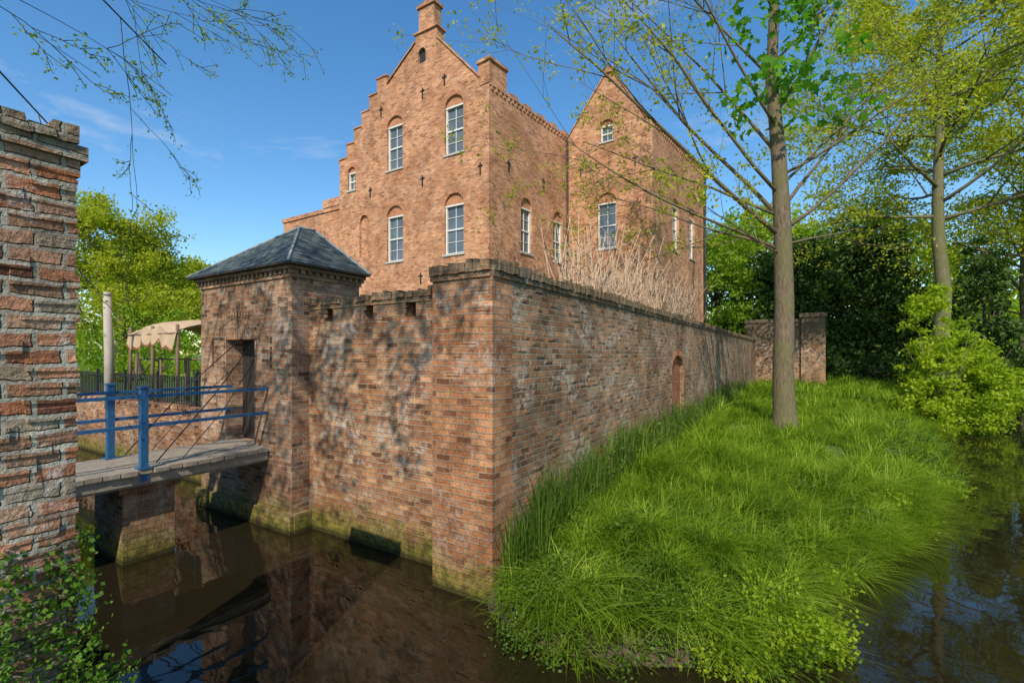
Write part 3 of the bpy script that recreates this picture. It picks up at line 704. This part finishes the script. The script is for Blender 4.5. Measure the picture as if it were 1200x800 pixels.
for k in range(56):
    z=rng.uniform(9.6,14.5); a=rng.uniform(0,6.28); rr=rng.uniform(.1,1)*2.1; q=np.array([bx-.1+rr*math.cos(a),by-.5+rr*math.sin(a)*.6,z])
    c.append(q+rng.normal(0,.26,(13,3)))
c=np.concatenate(c); V,F,r=star_leaf(c,.16); fast('broad_leaves',V,F,'maple',r,parent=e_)
def tree(name,x,y,zb,hgt,r,limbs,leafn,leafs,mat,barkm,lsp=.25,mx=3,nch=4,z0=.35,Lf=.38,up=.05,dz=.6,droop=0,flatz=.55):
    e=empty(name,(x,y,zb)); tb=TB(); tips=[]; n=8
    pts=[(x+rng.normal(0,.015*hgt*.3)*(i>1),y,zb-.3+(hgt+.3)*i/n) for i in range(n+1)]
    tb.tube(pts,[r*(1.25 if i==0 else 1)*(1-.85*i/n) for i in range(n+1)],10)
    for k in range(limbs):
        f=z0+(1-z0)*(k+rng.uniform(0,1))/limbs; i=min(n-1,int(f*n)); q=np.array(pts[i])+(np.array(pts[i+1])-np.array(pts[i]))*(f*n-i)
        a=k*2.4+rng.uniform(-.5,.5); ln=hgt*Lf*(1-.6*(f-z0)/(1-z0))*rng.uniform(.75,1.2)
        grow(tb,q,(math.cos(a),math.sin(a),dz),ln,r*.35*(1-.6*f),1,mx,nch,tips,up=up,wob=.1,ang=.7,seg=5)
    tb.build('trunk_and_branches',barkm,e); tips=np.array(tips)
    idx=np.repeat(np.arange(len(tips)),leafn); t=rng.uniform(0,1,len(tips))[idx]
    c=tips[idx]+rng.normal(0,lsp,(len(idx),3))*np.array([1,1,flatz]); c[:,2]-=np.abs(rng.normal(0,droop,len(idx))) if droop else 0
    V,F,rr=leaf_geo(c,leafs,tc=t); fast('foliage',V,F,mat,rr,parent=e); return e
tree('poplar_tree',23.0,25.2,.8,23,.42,28,15,.095,'spring','barkg',.36,3,5,z0=.40,Lf=.30,up=.0,dz=.25,flatz=.3)
tree('poplar_tree.001',34.5,30,.9,24,.4,22,13,.12,'spring','barkg',.42,3,5,z0=.3,Lf=.34,up=.0,dz=.3,droop=.3,flatz=.35)
tree('willow_tree',36,33,.9,14,.35,16,14,.11,'spring','barkg',.4,3,4,z0=.3,Lf=.4,up=-.05,dz=.5,droop=.9)
tree('oak_tree',-35,42,1.3,13.5,.5,24,10,.14,'spring','barkg',.5,3,5,z0=.2,Lf=.42,up=.03,dz=.5)
tree('oak_tree.001',-26,45,1.3,7.5,.35,16,10,.15,'lime','barkg',.5,3,5,z0=.12,Lf=.5)
tree('ash_tree',-44,68,1.3,13,.5,18,8,.21,'spring','barkd',.65,3,5,z0=.2,Lf=.45)
tree('ash_tree.001',-37,74,1.3,14.5,.5,18,7,.21,'spring','barkd',.65,3,5,z0=.2,Lf=.42)
tree('ash_tree.002',-52,66,1.3,14,.5,18,8,.21,'mid','barkd',.65,3,5,z0=.2,Lf=.42)
def mass(name,ells,nc,nl,sp,size,mat):
    e=empty(name,(ells[0][0][0],ells[0][0][1],1.2))
    c,tc=crown_pts(ells,nc,nl,sp); k=c[:,2]>.6; V,F,r=leaf_geo(c[k],size,tc=tc[k]); fast('foliage',V,F,mat,r,parent=e)
    tb=TB()
    for c_,r_ in ells[:3]:
        tb.tube([(c_[0],c_[1],.6),(c_[0]+.2,c_[1],c_[2]),(c_[0],c_[1],c_[2]+r_[2]*.7)],[min(.35,r_[0]*.1),min(.22,r_[0]*.07),.04],8)
        for q in range(6):
            a=q*1.1; tb.tube([(c_[0],c_[1],c_[2]-r_[2]*.3),(c_[0]+math.cos(a)*r_[0]*.7,c_[1]+math.sin(a)*r_[1]*.7,c_[2]+r_[2]*.3)],[min(.12,r_[0]*.05),.03],5)
    tb.build('trunk_and_branches','barkd',e); return e
mass('holly_tree',[((24.5,43,6),(4.2,4,6)),((22,42,3.5),(3,3,3.5)),((27,44,9),(3.4,3.4,5)),((25,41,2.5),(4,2,2.5))],560,60,.55,.19,'dark')
mass('yew_tree',[((32,43,7),(4.4,4,7.5)),((35.5,43,5),(3.4,3.5,5)),((30,42,3),(3.5,2.5,3.2)),((33,44,12.5),(3.2,3,4))],620,60,.55,.19,'dark')
mass('lime_tree',[((19.5,45,9.5),(3.6,3.5,5)),((23,49,13),(4,4,4.5)),((17,46,5),(3,3,4.5)),((20,41,4.5),(1.8,2,3.5))],420,55,.5,.19,'mid')
mass('beech_tree',[((38,55,9),(6,5,9)),((30,56,15),(5,5,6)),((47,56,9),(6,5,9)),((56,58,8),(5,5,8))],520,50,.8,.28,'lime')
mass('hedge_bushes',[((22,36.5,1.6),(1.6,1.2,1.4)),((24.5,38,1.9),(2.2,1.4,1.8)),((29,37,1.5),(2,1.4,1.5)),((30.5,34,1.3),(1.2,1,1.2))],200,50,.25,.11,'dark')
mass('ivy_clad_tree',[((25.4,25.4,4.5),(1.3,1.3,4.4)),((26.2,25.4,2.5),(1.6,1.6,2.4))],230,70,.25,.11,'dark')
e=empty('elder_bush',(16.6,17.7,.4)); c,tc=crown_pts([((16.7,17.9,1.9),(1.6,1.3,1.8)),((16.0,18.1,3.9),(.75,.8,1.8)),((17.7,17.4,1.3),(1.2,1,1.3)),((15.5,17.4,1.1),(.9,.9,1.1)),((17.2,18,3.0),(.8,.8,1.2)),((18.6,18.6,1.2),(1.0,.9,1.2)),((19.6,19.6,1.6),(1.1,.9,1.5))],360,60,.16)
V,F,r=leaf_geo(c,.075,tc=tc); fast('foliage',V,F,'lime',r,parent=e)
tb=TB()
for k in range(22): tb.tube([(16.4+rng.normal(0,.3),17.8,.3),(16.4+rng.normal(0,.6),17.8+rng.normal(0,.5),2+rng.uniform(0,2.2))],[.03,.008],4)
tb.build('stems','bark',e)
def bankleaf(cx,cy,rx,ry,n,size,hmin,hmax):
    k=max(6,int(n/40)); a=rng.uniform(0,6.28,k); rr=np.sqrt(rng.uniform(0,1,k)); x=cx+np.cos(a)*rr*rx; y=cy+np.sin(a)*rr*ry
    idx=np.repeat(np.arange(k),40); X_=x[idx]+rng.normal(0,.09,len(idx)); Y_=y[idx]+rng.normal(0,.09,len(idx))
    vv=(X_-C0[0])*L[0]+(Y_-C0[1])*L[1]; uu_=(X_-C0[0])*R[0]+(Y_-C0[1])*R[1]; ok=(vv<-.03)|(uu_<-.05); X_=X_[ok];Y_=Y_[ok];idx=idx[ok]
    h=rng.uniform(hmin,hmax,k)[idx]*rng.uniform(.2,1,len(idx)); Z_=np.maximum(bank(X_,Y_),-.02)+h
    return leaf_geo(np.stack([X_,Y_,Z_],1),size,flat=.3,tc=rng.uniform(0,1,k)[idx],asp=.7)
pl=[bankleaf(1.0,4.85,1.15,.42,5200,.019,.03,.34),bankleaf(2.3,4.75,.8,.38,3600,.019,.03,.32),bankleaf(.3,5.3,.35,.35,1600,.02,.1,.4),bankleaf(3.3,6.3,.9,.6,2000,.022,.1,.45),bankleaf(2.0,6.2,1.2,.8,2000,.022,.1,.45),bankleaf(5.2,7.6,.8,.6,1400,.026,.1,.5),bankleaf(9.6,11.0,.8,.7,1300,.035,.1,.5),bankleaf(12,14,.9,.9,1200,.04,.1,.6)]
V,F,r=join(pl); fast('ground_cover_plants',V,F,'herb',r)
pl=[bankleaf(2.85,4.75,.5,.25,3200,.024,.1,.46),bankleaf(2.1,4.5,.35,.14,1000,.022,.05,.3),bankleaf(3.9,6.0,.3,.2,1100,.02,.05,.4),bankleaf(6.6,8.0,.6,.4,1100,.03,.1,.45),bankleaf(8.8,9.9,.6,.4,900,.035,.1,.5)]
V,F,r=join(pl); fast('lime_shrub',V,F,'lime',r)
cs=[];ts=[]
tb=TB()
for k in range(220):
    u_=rng.uniform(.15,1)**1.3*22; v_=-rng.uniform(.08,.55); q=P(u_,v_); zb=float(bank(np.array([q[0]]),np.array([q[1]]))[0]); h=rng.uniform(.35,.95)
    tb.tube([(q[0],q[1],zb),(q[0]+rng.normal(0,.05),q[1]+rng.normal(0,.05),zb+h)],[.006,.003],3)
    n=22; s=rng.uniform(.1,1,n); rad=.08*(1.15-s); cs.append(np.stack([q[0]+rng.normal(0,1,n)*rad,q[1]+rng.normal(0,1,n)*rad,zb+h*s],1)); ts.append(np.full(n,rng.uniform(0,1)))
e=empty('nettles',P(8,-.3,.7)); tb.build('stems','barkg',e); V,F,r=leaf_geo(np.concatenate(cs),.036,flat=.2,tc=np.concatenate(ts)); fast('foliage',V,F,'herb',r,parent=e)
cs=[]
for k in range(220):
    u_=rng.uniform(-4.15,-3.62); zz=rng.uniform(0,1)**1.9*1.1+.9
    if rng.uniform()<.22: u_=rng.uniform(-3.72,-3.48); zz=rng.uniform(.8,1.25)
    q=np.array(P(u_,.24-.02-rng.uniform(0,.06),zz)); cs.append(q+rng.normal(0,1,(20,3))*np.array([.045,.02,.06]))
c=np.concatenate(cs); V,F,r=leaf_geo(c,.014,asp=.8); fast('ivy_plant',V,F,'ivy',r)
# dry, leafless shrubs on the terrace behind the long wall
tb=TB()
for k in range(520):
    cl=rng.integers(0,15); u_=5.0+cl*.75+rng.normal(0,.28); v_=1.2+rng.normal(0,.22); q=np.array(P(u_,v_,1.6)); h=rng.uniform(3.0,4.7)*(.9+.10*math.sin(cl*2.3)); lean=rng.normal(0,.42,2)
    m_=q+np.array([lean[0]*.35,lean[1]*.35,h*.6]); t_=q+np.array([lean[0]*1.2,lean[1]*1.2,h]); tb.tube([q,m_,t_],[.015,.012,.007],3)
    for j in range(4):
        f=rng.uniform(.6,.97); a0=m_+(t_-m_)*((f-.6)/.4); tb.tube([a0,a0+np.array([rng.normal(0,.28),rng.normal(0,.28),rng.uniform(.1,.5)])],[.009,.005],3)
tb.build('dry_shrub','straw')
# ------------------------------------------------------------------ overhanging tree, upper left
rng=np.random.default_rng(5)
ex,ey=-8.6,-1.6
e=empty('budding_tree',(ex,ey,1.3)); tb=TB(); tips=[]
tb.tube([(ex,ey,1.0),(ex,ey,3),(ex+.2,ey+.2,6),(ex+.1,ey+.3,9),(ex,ey,13)],[.34,.28,.24,.18,.07],10)
for z,tgt,r_ in ((8.5,(-4.5,5.8,7.2),.035),(9.0,(-5.2,6.8,8.1),.035),(8.8,(-6.8,7.6,7.8),.035),(9.0,(-3.9,6.8,8.3),.03)):
    p0=np.array((ex+.15,ey+.2,z)); v_=np.array(tgt)-p0; l_=np.linalg.norm(v_)
    grow(tb,p0,v_+np.array([0,0,1.0]),l_,r_,1,4,4,tips,up=-.04,wob=.10,ang=.6,seg=9,rf=.6,lf=.34,tipn=4,rmin=.006)
tips2=[]
for z,v_,l_ in ((9.5,(1,.5,.4),5.2),(10.5,(1,.1,.5),5.2),(9.9,(1,.25,.3),5.0)):
    grow(tb,(ex+.1,ey+.2,z),v_,l_,.06,1,4,4,tips2,up=.0,wob=.1,ang=.7,seg=6,rf=.5,lf=.5,tipn=3)
tb.build('trunk_and_branches','barkd',e)
tips=np.array(tips); idx=np.repeat(np.arange(len(tips)),3); V,F,r=leaf_geo(tips[idx]+rng.normal(0,.03,(len(idx),3)),.022); fast('buds',V,F,'mid',r,parent=e)
tips2=np.array(tips2); idx=np.repeat(np.arange(len(tips2)),3); V,F,r=leaf_geo(tips2[idx]+rng.normal(0,.2,(len(idx),3)),.075); fast('foliage',V,F,'mid',r,parent=e)
# ------------------------------------------------------------------ awning + posts
a=empty('garden_awning',(-10.5,14.4,1.6)); mb=MB(['cloth','clothred']); FA=Fr((-12.25,15.0),-L*1.0,R); AW=3.3
nw=18
def za_(w,d): return 4.15-.22*abs(w/AW-.5)*2 -.14*abs(math.sin(math.pi*w/AW*3)) - .25*(abs(d/2.2-.5)*2)**2
for i in range(nw):
    for j in range(8):
        q=[(AW*i/nw,2.2*j/8),(AW*(i+1)/nw,2.2*j/8),(AW*(i+1)/nw,2.2*(j+1)/8),(AW*i/nw,2.2*(j+1)/8)]
        mb.face([FA.p(w,d,za_(w,d)) for w,d in q],q,0)
for i in range(36):
    w0=AW*i/36;w1=AW*(i+1)/36; dr=lambda w:.34+.14*abs(math.sin(w*math.pi/.55))
    for dd_ in (-.01,2.21):
        z0=za_(w0,dd_)+.003; z1=za_(w1,dd_)+.003; o0=.03*math.sin(w0*9); o1=.03*math.sin(w1*9)
        mb.face([FA.p(w0,dd_,z0),FA.p(w1,dd_,z1),FA.p(w1,dd_-.04+o1,z1-dr(w1)),FA.p(w0,dd_-.04+o0,z0-dr(w0))],[(0,0)]*4,0)
        mb.face([FA.p(w0,dd_-.04+o0,z0-dr(w0)),FA.p(w1,dd_-.04+o1,z1-dr(w1)),FA.p(w1,dd_-.045+o1,z1-dr(w1)-.07),FA.p(w0,dd_-.045+o0,z0-dr(w0)-.07)],[(0,0)]*4,1)
mb.build('cloth_roof',a)
tb=TB()
for w in (.05,AW*.5,AW-.05):
    for d in (.03,2.17): q=FA.p(w,d,0); tb.tube([(q[0],q[1],1.5),(q[0],q[1],3.85)],[.05,.045],8)
tb.tube([FA.p(0,0,3.6),FA.p(AW,0,3.6)],[.03,.03],6); tb.build('posts','post',a)
tb=TB(); tb.tube([(-12.0,14.0,1.4),(-12.02,14,3),(-12.08,14,4.75)],[.13,.12,.10],10); tb.tube([(-12.08,14,4.75),(-12.08,14,4.85)],[.12,.09],10); tb.build('bare_wooden_post','palewood')
tb=TB()
for k in range(9):
    q=P(2.0+.3*(k%2),8.5+k*.9); tb.tube([(q[0],q[1],1.5),(q[0],q[1],2.9)],[.04,.035],6)
tb.tube([P(2.1,8.3,2.85),P(2.1,16,2.85)],[.03,.03],6); tb.build('courtyard_rail_fence','post')
mass('courtyard_bushes',[((-20,25,2.0),(3,2,1.6)),((-14.5,24,1.9),(3,2,1.3)),((-9,22,1.9),(2,2,1.5)),((-26,30,2.4),(4,3,2.2)),((-22,34,3.2),(4,3,3)),((-30,38,3.6),(4,3,3.2))],300,50,.35,.12,'mid')
ells=[]
for k in range(46):
    a_=rng.uniform(-1.15,1.15); dd=rng.uniform(95,150); h=rng.uniform(6,10); ells.append(((math.sin(a_)*dd,math.cos(a_)*dd,h*.7),(9,7,h)))
c,tc=crown_pts(ells,1200,36,1.6); k=c[:,2]>.8; V,F,r=leaf_geo(c[k],.65,tc=tc[k]); fast('distant_trees',V,F,'mid',r)
# ------------------------------------------------------------------ light
el=math.radians(42); sd=np.array([-.16,-1.0]); sd/=np.linalg.norm(sd)
S=Vector((sd[0]*math.cos(el),sd[1]*math.cos(el),math.sin(el)))
sl=bpy.data.lights.new('sun','SUN'); sl.energy=5.0; sl.angle=math.radians(.5); sl.color=(1,.91,.77)
so=bpy.data.objects.new('sun',sl); scene.collection.objects.link(so); so.rotation_euler=S.to_track_quat('Z','Y').to_euler(); so.location=(0,-20,30)
w=bpy.data.worlds.new('World'); scene.world=w; w.use_nodes=True; nt_=w.node_tree; nt_.nodes.clear()
sky=nt_.nodes.new('ShaderNodeTexSky'); sky.sky_type='NISHITA'; sky.sun_disc=False; sky.sun_elevation=el; sky.sun_rotation=math.atan2(sd[0],sd[1]); sky.air_density=1.15; sky.dust_density=.35; sky.ozone_density=3.2
hs_=nt_.nodes.new('ShaderNodeHueSaturation'); hs_.inputs['Saturation'].default_value=1.25; hs_.inputs['Hue'].default_value=.498; hs_.inputs['Value'].default_value=1.25; nt_.links.new(sky.outputs[0],hs_.inputs['Color'])
tc_=nt_.nodes.new('ShaderNodeTexCoord'); mp=nt_.nodes.new('ShaderNodeMapping'); mp.inputs['Scale'].default_value=(1,1,2.6); nt_.links.new(tc_.outputs['Generated'],mp.inputs[0])
nz=nt_.nodes.new('ShaderNodeTexNoise'); nz.inputs['Scale'].default_value=2.6; nz.inputs['Detail'].default_value=8; nz.inputs['Roughness'].default_value=.62; nz.inputs['Distortion'].default_value=.5; nt_.links.new(mp.outputs[0],nz.inputs[0])
mr=nt_.nodes.new('ShaderNodeMapRange'); mr.inputs[1].default_value=.59; mr.inputs[2].default_value=.82; mr.inputs[4].default_value=.65; nt_.links.new(nz.outputs[0],mr.inputs[0])
mx=nt_.nodes.new('ShaderNodeMix'); mx.data_type='RGBA'; nt_.links.new(mr.outputs[0],mx.inputs[0]); nt_.links.new(hs_.outputs[0],mx.inputs[6]); mx.inputs[7].default_value=(5.6,5.8,6.2,1)
bg=nt_.nodes.new('ShaderNodeBackground'); bg.inputs[1].default_value=.15; nt_.links.new(mx.outputs[2],bg.inputs[0]); wo=nt_.nodes.new('ShaderNodeOutputWorld'); nt_.links.new(bg.outputs[0],wo.inputs[0])
# ------------------------------------------------------------------ camera
cd=bpy.data.cameras.new('camera'); cd.sensor_width=36; cd.lens=16.5; cd.shift_y=.0125; cd.clip_start=.05; cd.clip_end=3000
co=bpy.data.objects.new('camera',cd); scene.collection.objects.link(co); co.location=(0,0,3.0); co.rotation_euler=(math.radians(90),0,0); scene.camera=co
print('OBJS',len(scene.objects))
